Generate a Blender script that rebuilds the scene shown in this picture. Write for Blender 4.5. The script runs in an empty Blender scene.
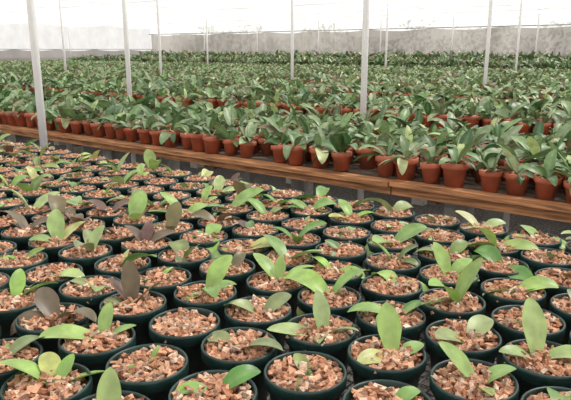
import bpy, math, random
from mathutils import Vector, Matrix, Euler
R = random.Random(23)
sc = bpy.context.scene
try:
    sc.view_settings.view_transform = 'Standard'
except Exception as e:
    print(e)

# ------------------------------------------------------------ materials
def newmat(name):
    m = bpy.data.materials.new(name); m.use_nodes = True
    nt = m.node_tree
    for n in list(nt.nodes): nt.nodes.remove(n)
    out = nt.nodes.new('ShaderNodeOutputMaterial')
    return m, nt, out
def mat_basic(name, col, rough=0.6, var=0.25, scale=20, col2=None, bump=0.0, bscale=60, attr=False, transl=0.0, stretch=None, spec=0.5, yellow=0.0):
    m, nt, out = newmat(name)
    N = nt.nodes.new; L = nt.links.new
    tc = N('ShaderNodeTexCoord')
    src = tc.outputs['Object']
    if stretch:
        mp = N('ShaderNodeMapping'); mp.inputs['Scale'].default_value = stretch
        L(src, mp.inputs['Vector']); src = mp.outputs['Vector']
    no = N('ShaderNodeTexNoise'); no.inputs['Scale'].default_value = scale; no.inputs['Detail'].default_value = 4
    L(src, no.inputs['Vector'])
    b = N('ShaderNodeBsdfPrincipled'); b.inputs['Roughness'].default_value = rough
    b.inputs['Specular IOR Level'].default_value = spec
    if attr:
        at = N('ShaderNodeAttribute'); at.attribute_name = 'tint'
        mr = N('ShaderNodeMapRange'); mr.inputs['From Min'].default_value = .3; mr.inputs['From Max'].default_value = .7
        mr.inputs['To Min'].default_value = 1-var; mr.inputs['To Max'].default_value = 1+var
        L(no.outputs['Fac'], mr.inputs['Value'])
        vm = N('ShaderNodeVectorMath'); vm.operation = 'SCALE'
        L(at.outputs['Color'], vm.inputs[0]); L(mr.outputs[0], vm.inputs['Scale'])
        csock = vm.outputs[0]
        if yellow:      # per-plant hue variation
            oi = N('ShaderNodeObjectInfo'); m1 = N('ShaderNodeMapRange')
            m1.inputs['To Min'].default_value = .488; m1.inputs['To Max'].default_value = .512
            m2 = N('ShaderNodeMapRange'); m2.inputs['To Min'].default_value = .72; m2.inputs['To Max'].default_value = 1.02
            hs = N('ShaderNodeHueSaturation')
            L(oi.outputs['Random'], m1.inputs['Value']); L(oi.outputs['Random'], m2.inputs['Value'])
            L(m1.outputs[0], hs.inputs['Hue']); L(m2.outputs[0], hs.inputs['Saturation'])
            L(csock, hs.inputs['Color']); csock = hs.outputs['Color']
    else:
        cr = N('ShaderNodeValToRGB'); e = cr.color_ramp.elements
        c2 = col2 or tuple(c*(1+var) for c in col)
        e[0].position = .35; e[1].position = .65
        e[0].color = tuple(c*(1-var) for c in col)+(1,); e[1].color = tuple(min(1,c) for c in c2)+(1,)
        L(no.outputs['Fac'], cr.inputs['Fac']); csock = cr.outputs['Color']
    L(csock, b.inputs['Base Color'])
    if bump:
        n2 = N('ShaderNodeTexNoise'); n2.inputs['Scale'].default_value = bscale
        L(src, n2.inputs['Vector'])
        bp = N('ShaderNodeBump'); bp.inputs['Strength'].default_value = bump; bp.inputs['Distance'].default_value = .01
        L(n2.outputs['Fac'], bp.inputs['Height']); L(bp.outputs['Normal'], b.inputs['Normal'])
    if transl:
        tr = N('ShaderNodeBsdfTranslucent'); L(csock, tr.inputs['Color'])
        mx = N('ShaderNodeMixShader'); mx.inputs[0].default_value = transl
        L(b.outputs[0], mx.inputs[1]); L(tr.outputs[0], mx.inputs[2]); L(mx.outputs[0], out.inputs[0])
    else:
        L(b.outputs[0], out.inputs[0])
    return m
def mat_cloth(name, col, open_, transl=.6, wscale=8, lo=.86):
    m, nt, out = newmat(name); N = nt.nodes.new; L = nt.links.new
    tc = N('ShaderNodeTexCoord'); no = N('ShaderNodeTexNoise'); no.inputs['Scale'].default_value = wscale
    no.inputs['Detail'].default_value=4
    mp = N('ShaderNodeMapping'); mp.inputs['Scale'].default_value = (1, .25, .25)
    L(tc.outputs['Object'], mp.inputs[0]); L(mp.outputs[0], no.inputs['Vector'])
    cr = N('ShaderNodeValToRGB'); e = cr.color_ramp.elements
    e[0].position=.35; e[1].position=.65
    e[0].color = tuple(c*lo for c in col)+(1,); e[1].color = tuple(col)+(1,)
    L(no.outputs['Fac'], cr.inputs[0])
    d = N('ShaderNodeBsdfDiffuse'); t = N('ShaderNodeBsdfTranslucent'); tp = N('ShaderNodeBsdfTransparent')
    L(cr.outputs[0], d.inputs[0]); L(cr.outputs[0], t.inputs[0])
    m1 = N('ShaderNodeMixShader'); m1.inputs[0].default_value = transl
    L(d.outputs[0], m1.inputs[1]); L(t.outputs[0], m1.inputs[2])
    m2 = N('ShaderNodeMixShader'); m2.inputs[0].default_value = open_
    L(m1.outputs[0], m2.inputs[1]); L(tp.outputs[0], m2.inputs[2]); L(m2.outputs[0], out.inputs[0])
    return m
M_leaf = mat_basic('orchid_leaf', (0,0,0), rough=.40, var=.26, scale=30, attr=True, transl=.20, yellow=1)
M_bark = mat_basic('bark_chips', (0,0,0), rough=.88, var=.3, scale=60, attr=True, bump=.5, bscale=200, spec=.2)
M_pot = mat_basic('green_plastic', (.010,.034,.029), rough=.42, var=.4, scale=30)
M_terra = mat_basic('terracotta_plastic', (.47,.13,.065), rough=.6, var=.25, scale=9, attr=False)
M_wood = mat_basic('bench_wood', (.44,.20,.085), rough=.75, var=.5, scale=5, stretch=(1,14,14), bump=.3)
M_wood2 = mat_basic('grey_wood', (.13,.09,.065), rough=.85, var=.35, scale=6, stretch=(1,14,14), bump=.3)
M_wire = mat_basic('galvanised_wire', (.22,.22,.21), rough=.5, var=.2)
M_pole = mat_basic('white_painted_steel', (.80,.79,.78), rough=.5, var=.06, scale=3)
M_ground = mat_basic('gravel', (.05,.045,.04), rough=.9, var=.5, scale=45, col2=(.18,.16,.145), bump=.6, bscale=90)
M_roof = mat_cloth('roof_shade_cloth', (.92,.915,.915), .42, lo=.76, wscale=1.6)
M_wallw = mat_cloth('white_wall_cloth', (.90,.89,.89), .36)
M_wallg = mat_cloth('grey_wall_cloth', (.50,.46,.43), .10, .5, .8, lo=.66)
M_beam = mat_basic('galvanised_tube', (.28,.28,.28), rough=.6)
M_conc = mat_basic('concrete_block', (.36,.34,.31), rough=.9, var=.2, scale=12, bump=.3)
M_hedge = mat_basic('hedge_foliage', (.05,.11,.03), rough=.6, var=.5, scale=14, col2=(.14,.24,.07))
M_trunk = mat_basic('hedge_trunk', (.10,.07,.05), rough=.9)

# ------------------------------------------------------------ builder
class B:
    def __init__(s, mats): s.v=[]; s.f=[]; s.m=[]; s.c=[]; s.sm=[]; s.mats=mats
    def add(s, vs, fs, mat, col=(1,1,1), smooth=False):
        o=len(s.v); s.v += [tuple(p) for p in vs]
        s.c += col if isinstance(col,list) else [col]*len(vs)
        mi=s.mats.index(mat)
        for f in fs: s.f.append(tuple(i+o for i in f)); s.m.append(mi); s.sm.append(smooth)
    def box(s, x0,x1,y0,y1,z0,z1, mat, col=(1,1,1)):
        vs=[(x,y,z) for z in (z0,z1) for y in (y0,y1) for x in (x0,x1)]
        s.add(vs,[(0,2,3,1),(4,5,7,6),(0,1,5,4),(2,6,7,3),(0,4,6,2),(1,3,7,5)],mat,col)
    def lathe(s, prof, n, mat, col=(1,1,1), cx=0, cy=0):
        vs=[]; fs=[]
        for r,z in prof:
            for i in range(n):
                a=2*math.pi*i/n; vs.append((cx+r*math.cos(a),cy+r*math.sin(a),z))
        for j in range(len(prof)-1):
            for i in range(n):
                k=(i+1)%n; fs.append((j*n+i,j*n+k,(j+1)*n+k,(j+1)*n+i))
        s.add(vs,fs,mat,col,True)
    def tube(s, p0,p1,r,mat,n=8,r2=None,col=(1,1,1)):
        p0=Vector(p0);p1=Vector(p1);d=(p1-p0).normalized();q=d.to_track_quat('Z','Y')
        vs=[]
        for p,rr in ((p0,r),(p1,r2 or r)):
            for i in range(n):
                a=2*math.pi*i/n; vs.append(p+q@Vector((rr*math.cos(a),rr*math.sin(a),0)))
        fs=[(i,(i+1)%n,n+(i+1)%n,n+i) for i in range(n)]+[tuple(range(n))[::-1],tuple(range(n,2*n))]
        s.add(vs,fs,mat,col,True)
    def mesh(s,name):
        me=bpy.data.meshes.new(name); me.from_pydata(s.v,[],s.f); 
        for m in s.mats: me.materials.append(m)
        me.polygons.foreach_set('material_index',s.m); me.polygons.foreach_set('use_smooth',s.sm)
        at=me.color_attributes.new('tint','FLOAT_COLOR','POINT')
        flat=[]; 
        for c in s.c: flat += [c[0],c[1],c[2],1]
        at.data.foreach_set('color',flat); me.update(); return me
    def obj(s,name,loc=(0,0,0)):
        o=bpy.data.objects.new(name,s.mesh(name)); o.location=loc; sc.collection.objects.link(o); return o

def mix(a,b_,t): return tuple(x*(1-t)+y*t for x,y in zip(a,b_))
def leaf(b, base, az, el, Ln, W, droop, col, mat=None, ns=10, across=(-1,-.55,0,.55,1), fold=.26, roll=0.0, twist=0.0):
    """strap / oblong orchid leaf; az,el,droop in degrees"""
    az=math.radians(az); el=math.radians(el); dr=math.radians(droop)
    p=Vector(base); vs=[]; fs=[]; cols=[]
    prev=0
    mid=mix(col,(.34,.44,.16),.28)      # paler midrib
    for i in range(ns+1):
        t=1-(1-i/ns)**1.25
        e=el-dr*t*t*.6-dr*t*.4
        a=az+twist*t
        d=Vector((math.cos(a)*math.cos(e),math.sin(a)*math.cos(e),math.sin(e)))
        p=p+d*(Ln*(t-prev)); prev=t
        side=Vector((-math.sin(a),math.cos(a),0)); up=d.cross(side)*-1
        if up.z<0 and abs(e)<1.5: up=-up
        side2=side*math.cos(roll)+up*math.sin(roll); up2=up*math.cos(roll)-side*math.sin(roll)
        # narrow clasping base, widest past the middle, bluntly pointed tip
        w=W/2*(.34+.66*min(1,t/.5)**.8)*(max(0,1-max(0,(t-.45)/.55)**2.0)**.62)
        if i==ns: w=W*.03
        for o in across:
            vs.append(p+side2*(o*w)+up2*(abs(o)*w*fold)); cols.append(mid if o==0 and col[1]>col[0] else col)
    n=len(across)
    for i in range(ns):
        for j in range(n-1): fs.append((i*n+j,i*n+j+1,(i+1)*n+j+1,(i+1)*n+j))
    b.add(vs,fs,mat or M_leaf,cols,True)

G1=(.095,.235,.045); G2=(.32,.48,.10); PUR=(.135,.045,.05); GD=(.048,.125,.038)
def chips(b, rad, z, n, s=1.0):
    for _ in range(n):
        r=rad*math.sqrt(R.random()); a=R.random()*6.283
        c=Vector((r*math.cos(a),r*math.sin(a),z+R.random()*.012*s+(.006*(1-r/rad))))
        l=R.uniform(.0045,.0155)*s; w=R.uniform(.003,.0075)*s; h=R.uniform(.0015,.0035)*s
        q=Euler((R.gauss(0,.55),R.gauss(0,.55),R.random()*6.283)).to_matrix()
        vs=[]
        for dz in (-1,1):
            for dy in (-1,1):
                for dx in (-1,1):
                    vs.append(c+q@Vector((dx*l*R.uniform(.5,1),dy*w*R.uniform(.5,1),dz*h)))
        k=R.random()
        col=mix((.36,.155,.085),(.68,.40,.26),k) if R.random()>.28 else mix((.15,.06,.035),(.80,.62,.48),R.random())
        b.add(vs,[(0,2,3,1),(4,5,7,6),(0,1,5,4),(2,6,7,3),(0,4,6,2),(1,3,7,5)],M_bark,col)

def green_pot(b):
    b.lathe([(.001,.002),(.047,.002),(.049,0),(.052,.004),(.0655,.104),(.0700,.106),(.0735,.109),(.0738,.126),(.0728,.130),(.0705,.131),(.0685,.128),(.0665,.108)],32,M_pot)
    b.lathe([(.0672,.113),(.04,.118),(.001,.120)],20,M_bark,(.26,.11,.07))

def seedling_leaves(b, spec=None, purple=False):
    base=Vector((R.uniform(-.014,.014),R.uniform(-.014,.014),.118))
    if spec is None:
        spec=[]
        az=R.random()*360
        pur=R.uniform(.65,1) if purple else (0 if R.random()>.25 else R.uniform(.2,.5))
        big=R.choice([.55,.75,.85,.95,1.05,1.15,1.3])
        n=R.choice([2,3,3,3,4,4])
        g=R.random()
        for i in range(n):
            a=az+180*(i%2)+R.uniform(-50,50)
            L_=R.uniform(.08,.12)*big*(1,.95,.75,.6)[i]
            spec.append((a,R.choice([R.uniform(10,35),R.uniform(25,60),R.uniform(35,72)]),L_,L_*R.uniform(.40,.54),R.uniform(20,95),min(1,max(0,g+R.uniform(-.4,.4))),pur if R.random()<.8 else 0))
    for (a,e,L_,W,dr,g,pur) in spec:
        col=mix(mix(G1,G2,g),PUR,pur)
        if pur==0 and R.random()<.08: col=(.48,.50,.14)     # ageing, yellowing leaf
        rad=math.radians(a)
        leaf(b,base+Vector((math.cos(rad)*.004,math.sin(rad)*.004,0)),a,e,L_,W,dr,col,roll=R.uniform(-.4,.4),twist=R.uniform(-.5,.5))
    b.tube(base-Vector((0,0,.004)),base+Vector((0,0,.012)),.006,M_leaf,6,.004,G1)
    for _ in range(R.choice([0,1,2,3])):   # aerial roots
        a=R.random()*6.283; r=R.uniform(.02,.04)
        b.tube(base+Vector((0,0,.008)),base+Vector((r*math.cos(a),r*math.sin(a),.007)),.0022,M_leaf,5,None,R.choice([(.45,.42,.28),(.5,.30,.24)]))

def potted_seedling(spec=None,purple=False):
    b=B([M_pot,M_bark,M_leaf]); green_pot(b); chips(b,.064,.115,215,1.0); seedling_leaves(b,spec,purple); return b

variants=[potted_seedling().mesh('potted_orchid_seedling') for _ in range(60)]
pvariants=[potted_seedling(purple=True).mesh('potted_orchid_seedling') for _ in range(16)]

BZ=.82
# ------------------------------------------------------------ near bench
PX=.160; PY=.152
# plants with a recognisable habit: bench x, bench y, leaves (heading, elevation, length, width, droop, lightness, purple)
SPECIAL=[
 (-.943,.511,[(165,35,.125,.054,50,.9,0),(20,15,.085,.040,20,.6,0),(60,50,.06,.028,20,.5,0),(110,40,.08,.038,40,.7,0)]),
 (-.907,.651,[(185,25,.115,.052,30,.95,0),(75,65,.075,.032,20,.7,0),(10,30,.07,.03,30,.5,0)]),
 (-.795,.544,[(105,66,.085,.040,8,.95,0),(190,35,.07,.032,40,.4,.1),(345,20,.07,.033,30,.5,0)]),
 (-.976,.804,[(95,72,.105,.044,20,.3,.8),(150,50,.09,.038,30,.3,.9),(20,50,.085,.034,30,.3,.7),(200,30,.06,.026,20,.3,.6)]),
 (-.61,.882,[(95,64,.092,.042,12,.7,0),(185,15,.11,.048,15,.9,0),(350,35,.075,.036,40,.5,0),(250,25,.05,.026,30,.4,0)]),
 (-.455,.863,[(105,62,.105,.048,12,.95,0),(200,25,.08,.038,40,.6,0),(15,25,.07,.034,30,.5,0)]),
 (-.23,1.019,[(95,66,.115,.054,14,.95,0),(340,38,.105,.048,70,.8,0),(200,35,.08,.036,40,.6,0)]),
 (-.346,.937,[(150,52,.095,.044,20,.8,0),(20,35,.075,.036,40,.5,0),(270,30,.055,.028,30,.6,0)]),
 (-1.478,1.447,[(150,50,.125,.050,25,.85,0),(175,18,.12,.052,15,.8,0),(20,40,.10,.046,50,.7,0)]),
 (-.833,1.10,[(140,48,.105,.046,30,.8,0),(20,45,.10,.044,50,.8,0),(80,66,.07,.03,10,.8,0)]),
 (-1.608,.911,[(125,60,.115,.054,20,.75,0),(50,45,.105,.048,40,.6,0),(200,35,.085,.04,50,.5,0)]),
 (-.598,1.90,[(130,45,.10,.044,35,.9,0),(10,35,.09,.040,50,.7,0),(220,30,.07,.032,30,.7,0)]),
 (-1.105,1.75,[(120,50,.105,.046,40,.7,0),(200,30,.095,.042,30,.6,0),(10,40,.09,.04,60,.8,0)]),
 (-1.276,.637,[(180,15,.12,.056,30,.5,0),(30,35,.10,.048,50,.7,0),(100,55,.08,.036,20,.8,0)]),
 (-.594,1.465,[(120,60,.10,.044,15,.85,0),(40,45,.085,.038,40,.7,0),(330,15,.07,.03,20,.9,0)]),
 (-1.35,1.05,[(140,45,.115,.048,50,.3,.85),(20,40,.10,.044,50,.3,.8),(80,60,.085,.036,30,.3,.95)]),
 (-1.75,1.20,[(150,45,.11,.048,50,.3,.9),(30,45,.10,.044,50,.3,.9),(250,40,.08,.036,30,.3,.9)]),
]
near=[]
row=0; y=.335
while y<2.0:
    x=.95-(PX/2 if row%2 else 0)
    while x>-5.6:
        near.append((x+R.gauss(0,.0025),y+R.gauss(0,.002))); x-=PX
    y+=PY; row+=1
used={}
for (sx,sy,spec) in SPECIAL:
    i=min((k for k in range(len(near)) if k not in used),key=lambda k:(near[k][0]-sx)**2+(near[k][1]-sy)**2); used[i]=spec
for i,(x,y) in enumerate(near):
    if i in used:
        me=potted_seedling([(a+38,e,l,w,d,g,p) for a,e,l,w,d,g,p in used[i]]).mesh('potted_orchid_seedling'); rot=0
    else:
        pp=.36 if (-2.6<x<-.95 and y<1.6) else .07
        me=R.choice(pvariants if R.random()<pp else variants); rot=R.random()*6.283
    o=bpy.data.objects.new('potted_orchid_seedling',me); o.location=(x,y,BZ+.001); o.rotation_euler=(0,0,rot)
    sc.collection.objects.link(o)

def bench(name,x0,x1,y0,y1,wood,wire=False):
    b=B([M_wood,M_wood2,M_wire,M_conc,M_pole])
    if wire:
        t=BZ-.001
        x=x0
        while x<x1: b.box(x,x+.003,y0,y1,t-.003,t,M_wire); x+=.028
        y=y0
        while y<y1: b.box(x0,x1,y,y+.003,t-.006,t-.003,M_wire); y+=.028
        for yy in (y0,y1-.03): b.box(x0,x1,yy,yy+.03,BZ-.05,BZ-.007,M_wire)
        x=x0+.1
        while x<x1:
            b.box(x,x+.04,y0+.03,y1-.03,BZ-.05,BZ-.007,M_wire)
            for yy in (y0+.15,y1-.2): b.box(x,x+.04,yy,yy+.04,0,BZ-.05,M_pole)
            x+=1.25
    else:
        # ledge and fascia are separate planks butted end to end
        x=x0
        while x<x1-.05:
            xe=min(x1,x+2.4); dz=R.uniform(-.005,.003); dy=R.uniform(-.008,.008)
            b.box(x,xe-.008,y0-.022+dy,y0+.07,BZ-.024+dz,BZ+dz,wood)
            b.box(x,xe-.008,y0+.012,y0+.035,BZ-.075,BZ-.030,wood)
            x=xe
        b.box(x0,x1,y1-.03,y1,BZ-.08,BZ,wood)
        yy=y0+.10
        while yy<y1-.1: b.box(x0,x1,yy,yy+.07,BZ-.022,BZ,M_wood2); yy+=.10
        x=x0+.2
        while x<x1:
            b.box(x,x+.05,y0+.03,y1-.03,BZ-.10,BZ-.022,M_wood2)
            for yy in (y0+.35,y1-.45): b.box(x-.04,x+.09,yy,yy+.13,0,BZ-.10,M_conc)
            x+=1.6
    return b.obj(name)
bench('wire_mesh_bench',-5.7,1.05,.25,2.08,None,True)

# ------------------------------------------------------------ mature plants (templates for instancing)
def mature(lo=False, tall=False):
    b=B([M_terra,M_bark,M_leaf])
    n=14 if lo else 20
    b.lathe([(.001,.001),(.044,.001),(.046,0),(.058,.084),(.064,.086),(.068,.090),(.068,.116),(.064,.118),(.062,.098)],n,M_terra)
    b.lathe([(.0625,.102),(.001,.106)],n,M_bark,(.22,.10,.06))
    if not lo: chips(b,.056,.100,24,1.3)
    az=R.random()*360
    k=R.choice([5,6,7,8,9,10])
    sz=R.uniform(.75,1.2); base_t=R.random()
    for i in range(k):
        a=az+180*(i%2)+R.uniform(-70,70)
        L_=R.uniform(.11,.20)*sz*(1.6 if tall else 1)
        col=mix(GD,(.19,.30,.11),min(1,max(0,base_t+R.uniform(-.4,.4))))
        if R.random()<.10: col=mix(col,(.28,.11,.07),.6)
        if R.random()<.07: col=(.42,.50,.19)
        el=R.uniform(50,85) if (tall or R.random()<.25) else R.uniform(12,62)
        leaf(b,(math.cos(math.radians(a))*.01,math.sin(math.radians(a))*.01,.105),a,el,L_,L_*R.uniform(.26,.42)*(.6 if tall else 1),R.uniform(15,110),col,
             ns=5 if lo else 7,across=(-1,0,1) if lo else (-1,-.5,0,.5,1),roll=R.uniform(-.6,.6),twist=R.uniform(-.6,.6))
    if R.random()<.12:   # old flower spike
        b.tube((0,0,.10),(R.uniform(-.03,.03),R.uniform(-.03,.03),R.uniform(.28,.36)),.0025,M_leaf,5,.0015,(.20,.26,.10))
    return b
def tcoll(name,n,**kw):
    c=bpy.data.collections.new(name)
    for i in range(n):
        b=mature(**kw); o=bpy.data.objects.new('terracotta_potted_orchid_template',b.mesh('terracotta_potted_orchid')); c.objects.link(o)
    return c
C_hi=tcoll('mature_orchid_templates',30); C_lo=tcoll('distant_orchid_templates',14,lo=True); C_tall=tcoll('tall_orchid_templates',10,lo=True,tall=True)

def scatter_group(coll,nvar,smin,smax,seed):
    ng=bpy.data.node_groups.new('plant_scatter','GeometryNodeTree')
    ng.interface.new_socket('Geometry',in_out='INPUT',socket_type='NodeSocketGeometry')
    ng.interface.new_socket('Geometry',in_out='OUTPUT',socket_type='NodeSocketGeometry')
    N=ng.nodes.new; L=ng.links.new
    gi=N('NodeGroupInput'); go=N('NodeGroupOutput'); ci=N('GeometryNodeCollectionInfo'); ip=N('GeometryNodeInstanceOnPoints')
    ci.inputs['Collection'].default_value=coll; ci.inputs['Separate Children'].default_value=True; ci.inputs['Reset Children'].default_value=True
    ip.inputs['Pick Instance'].default_value=True
    r1=N('FunctionNodeRandomValue'); r1.data_type='FLOAT_VECTOR'; r1.inputs[0].default_value=(-.07,-.07,0); r1.inputs[1].default_value=(.07,.07,6.283)
    r2=N('FunctionNodeRandomValue'); r2.data_type='FLOAT'; r2.inputs[2].default_value=smin; r2.inputs[3].default_value=smax
    r3=N('FunctionNodeRandomValue'); r3.data_type='INT'; r3.inputs[4].default_value=0; r3.inputs[5].default_value=nvar-1
    for k,r in enumerate((r1,r2,r3)): r.inputs['Seed'].default_value=seed+k*11
    L(gi.outputs[0],ip.inputs['Points']); L(ci.outputs[0],ip.inputs['Instance'])
    L(r1.outputs[0],ip.inputs['Rotation']); L(r2.outputs[1],ip.inputs['Scale']); L(r3.outputs[2],ip.inputs['Instance Index'])
    L(ip.outputs[0],go.inputs[0]); return ng

PER=2.25; WD=1.45
for k in range(1,11):
    y0=2.86+PER*(k-1); y1=y0+WD
    xr=-(.23*y0-1.6); xl=-min(2.0*y1+2.5,29)
    bench('wooden_bench',xl,xr,y0,y1,M_wood)
    pts=[]; yy=y0+.105; row=0
    sp=.145
    while yy<y1-.05:
        x=xr-.1-(sp/2 if row%2 else 0)
        while x>xl+.1:
            dens=.95 if row<2 else .93
            if row>1 and math.sin(x*1.7+k*2.1)*math.sin(yy*4+x*.6)>.8: dens=.4
            if R.random()<dens: pts.append((x+R.gauss(0,.013),yy+R.gauss(0,.012),BZ+.001))
            x-=sp
        yy+=.155; row+=1
    me=bpy.data.meshes.new('terracotta_potted_orchids'); me.from_pydata(pts,[],[])
    o=bpy.data.objects.new('terracotta_potted_orchids',me); sc.collection.objects.link(o)
    md=o.modifiers.new('scatter','NODES')
    if k<=2: md.node_group=scatter_group(C_hi,30,.86,1.06,k*31)
    elif k<8: md.node_group=scatter_group(C_lo,14,.84,1.08,k*31)
    elif k<10: md.node_group=scatter_group(C_tall,10,.8,1.4,k*31)
    else: md.node_group=scatter_group(C_tall,10,1.0,2.0,k*31)

# ------------------------------------------------------------ structure
WY=26.0; WX=-31.0; RZ=3.1
def plane(name,vs,mat):
    b=B([mat]); b.add(vs,[(0,1,2,3)],mat); return b.obj(name)
plane('floor',[(WX,-5,0),(9,-5,0),(9,WY,0),(WX,WY,0)],M_ground)
plane('ground',[(-120,-60,-.02),(80,-60,-.02),(80,120,-.02),(-120,120,-.02)],M_ground)
b=B([M_roof]); nx=160; ny=120; vs=[]; fs=[]
for j in range(ny+1):
    yy=-5+(WY+5)*j/ny
    for i in range(nx+1):
        xx=WX+(9-WX)*i/nx
        vs.append((xx,yy,RZ-.16*abs(math.sin(math.pi*(xx-.3)/3.65))-.18*abs(math.sin(math.pi*(yy-.2)/4.5))))
for j in range(ny):
    for i in range(nx): a=j*(nx+1)+i; fs.append((a,a+1,a+nx+2,a+nx+1))
b.add(vs,fs,M_roof,smooth=True); b.obj('ceiling_shade_cloth')
def wallcurt(name,p0,p1,zg):
    b=B([M_wallg,M_wallw]); p0=Vector(p0);p1=Vector(p1); n=160; d=(p1-p0); nn=Vector((-d.y,d.x,0)).normalized()
    for z0,z1,m in ((0,zg,M_wallg),(zg,RZ,M_wallw)):
        vs=[]
        for i in range(n+1):
            w=nn*(.05*math.sin(i*1.3)+.03*math.sin(i*.47)); sag=-.10*abs(math.sin(i*.25))
            p=p0+d*i/n+w; vs+=[(p.x,p.y,z0 if z0==0 else z0+sag),(p.x,p.y,z1+(sag if z1<RZ else 0))]
        b.add(vs,[(2*i,2*i+2,2*i+3,2*i+1) for i in range(n)],m,smooth=True)
    return b.obj(name)
wallcurt('wall_back',(WX,WY,0),(9,WY,0),2.45); wallcurt('wall_left',(WX,-5,0),(WX,WY,0),1.55)

def pole(x,y,r=.028,top=RZ-.02):
    b=B([M_pole,M_conc]); b.tube((0,0,0),(0,0,top),r,M_pole,14)
    b.tube((0,0,0),(0,0,.03),r*2.6,M_pole,14); b.tube((0,0,top-.03),(0,0,top),r*1.7,M_pole,14)
    b.obj('roof_support_pole',(x,y,0))
poles=[(-4.2,2.45),(-2.80,4.7),(-6.05,4.7),(-7.03,9.2),(-3.38,9.2),(-10.7,9.2),(-14.4,9.2),(-8.8,15.95),(-16,15.95),(-5.1,15.95),
 (-11.0,25.7),(-14.5,25.7),(-18.0,25.7),(-22,25.7),(-26,25.7),(-7.5,25.7),(-4.0,25.7),(-30.7,20),(-30.7,15.4)]
for x,y in poles: pole(x,y)
b=B([M_beam])
for y in (.2,4.7,9.2,13.7,18.2,22.7,25.7): b.tube((WX,y,RZ-.05),(9,y,RZ-.05),.020,M_beam,8)
for i in range(-8,3): x=.3+3.65*i; b.tube((x,-5,RZ-.07),(x,WY,RZ-.07),.020,M_beam,8)
b.tube((WX,25.8,2.45),(9,25.8,2.45),.018,M_beam,8); b.tube((WX+.2,-5,1.55),(WX+.2,WY,1.55),.015,M_beam,8)
b.obj('roof_frame')
# hedge growing just outside the shade house, dimly visible through the open-weave back wall
b=B([M_hedge,M_trunk])
x=-30
while x<8:
    h=R.uniform(1.9,2.9); b.tube((x,WY+1.3,0),(x,WY+1.3,h*.6),.05,M_trunk,6)
    for _ in range(260):
        a=R.random()*6.283; r=.85*math.sqrt(R.random())
        p=(x+r*math.cos(a),WY+1.35+.5*r*math.sin(a),R.uniform(.2,h))
        leaf(b,p,R.random()*360,R.uniform(-20,70),R.uniform(.2,.35),.14,40,(.1,.2,.05),mat=M_hedge,ns=3,across=(-1,0,1))
    x+=R.uniform(1.0,1.6)
b.obj('hedge')

# ------------------------------------------------------------ light, world, camera
w=bpy.data.worlds.new('overcast_sky'); sc.world=w; w.use_nodes=True
bg=w.node_tree.nodes['Background']; bg.inputs[0].default_value=(1.0,.985,.955,1); bg.inputs[1].default_value=1.32
s=bpy.data.lights.new('sun','SUN'); s.energy=5.2; s.angle=math.radians(10); s.color=(1,.96,.89)
so=bpy.data.objects.new('sun',s); so.rotation_euler=(math.radians(-32),math.radians(18),0); sc.collection.objects.link(so)
cam=bpy.data.cameras.new('camera'); cam.sensor_width=36; cam.lens=36*610/571; cam.clip_start=.05; cam.clip_end=300
co=bpy.data.objects.new('camera',cam); co.location=(0,0,1.5); co.rotation_euler=(math.radians(90-13.8),0,math.radians(38)); sc.collection.objects.link(co)
sc.camera=co
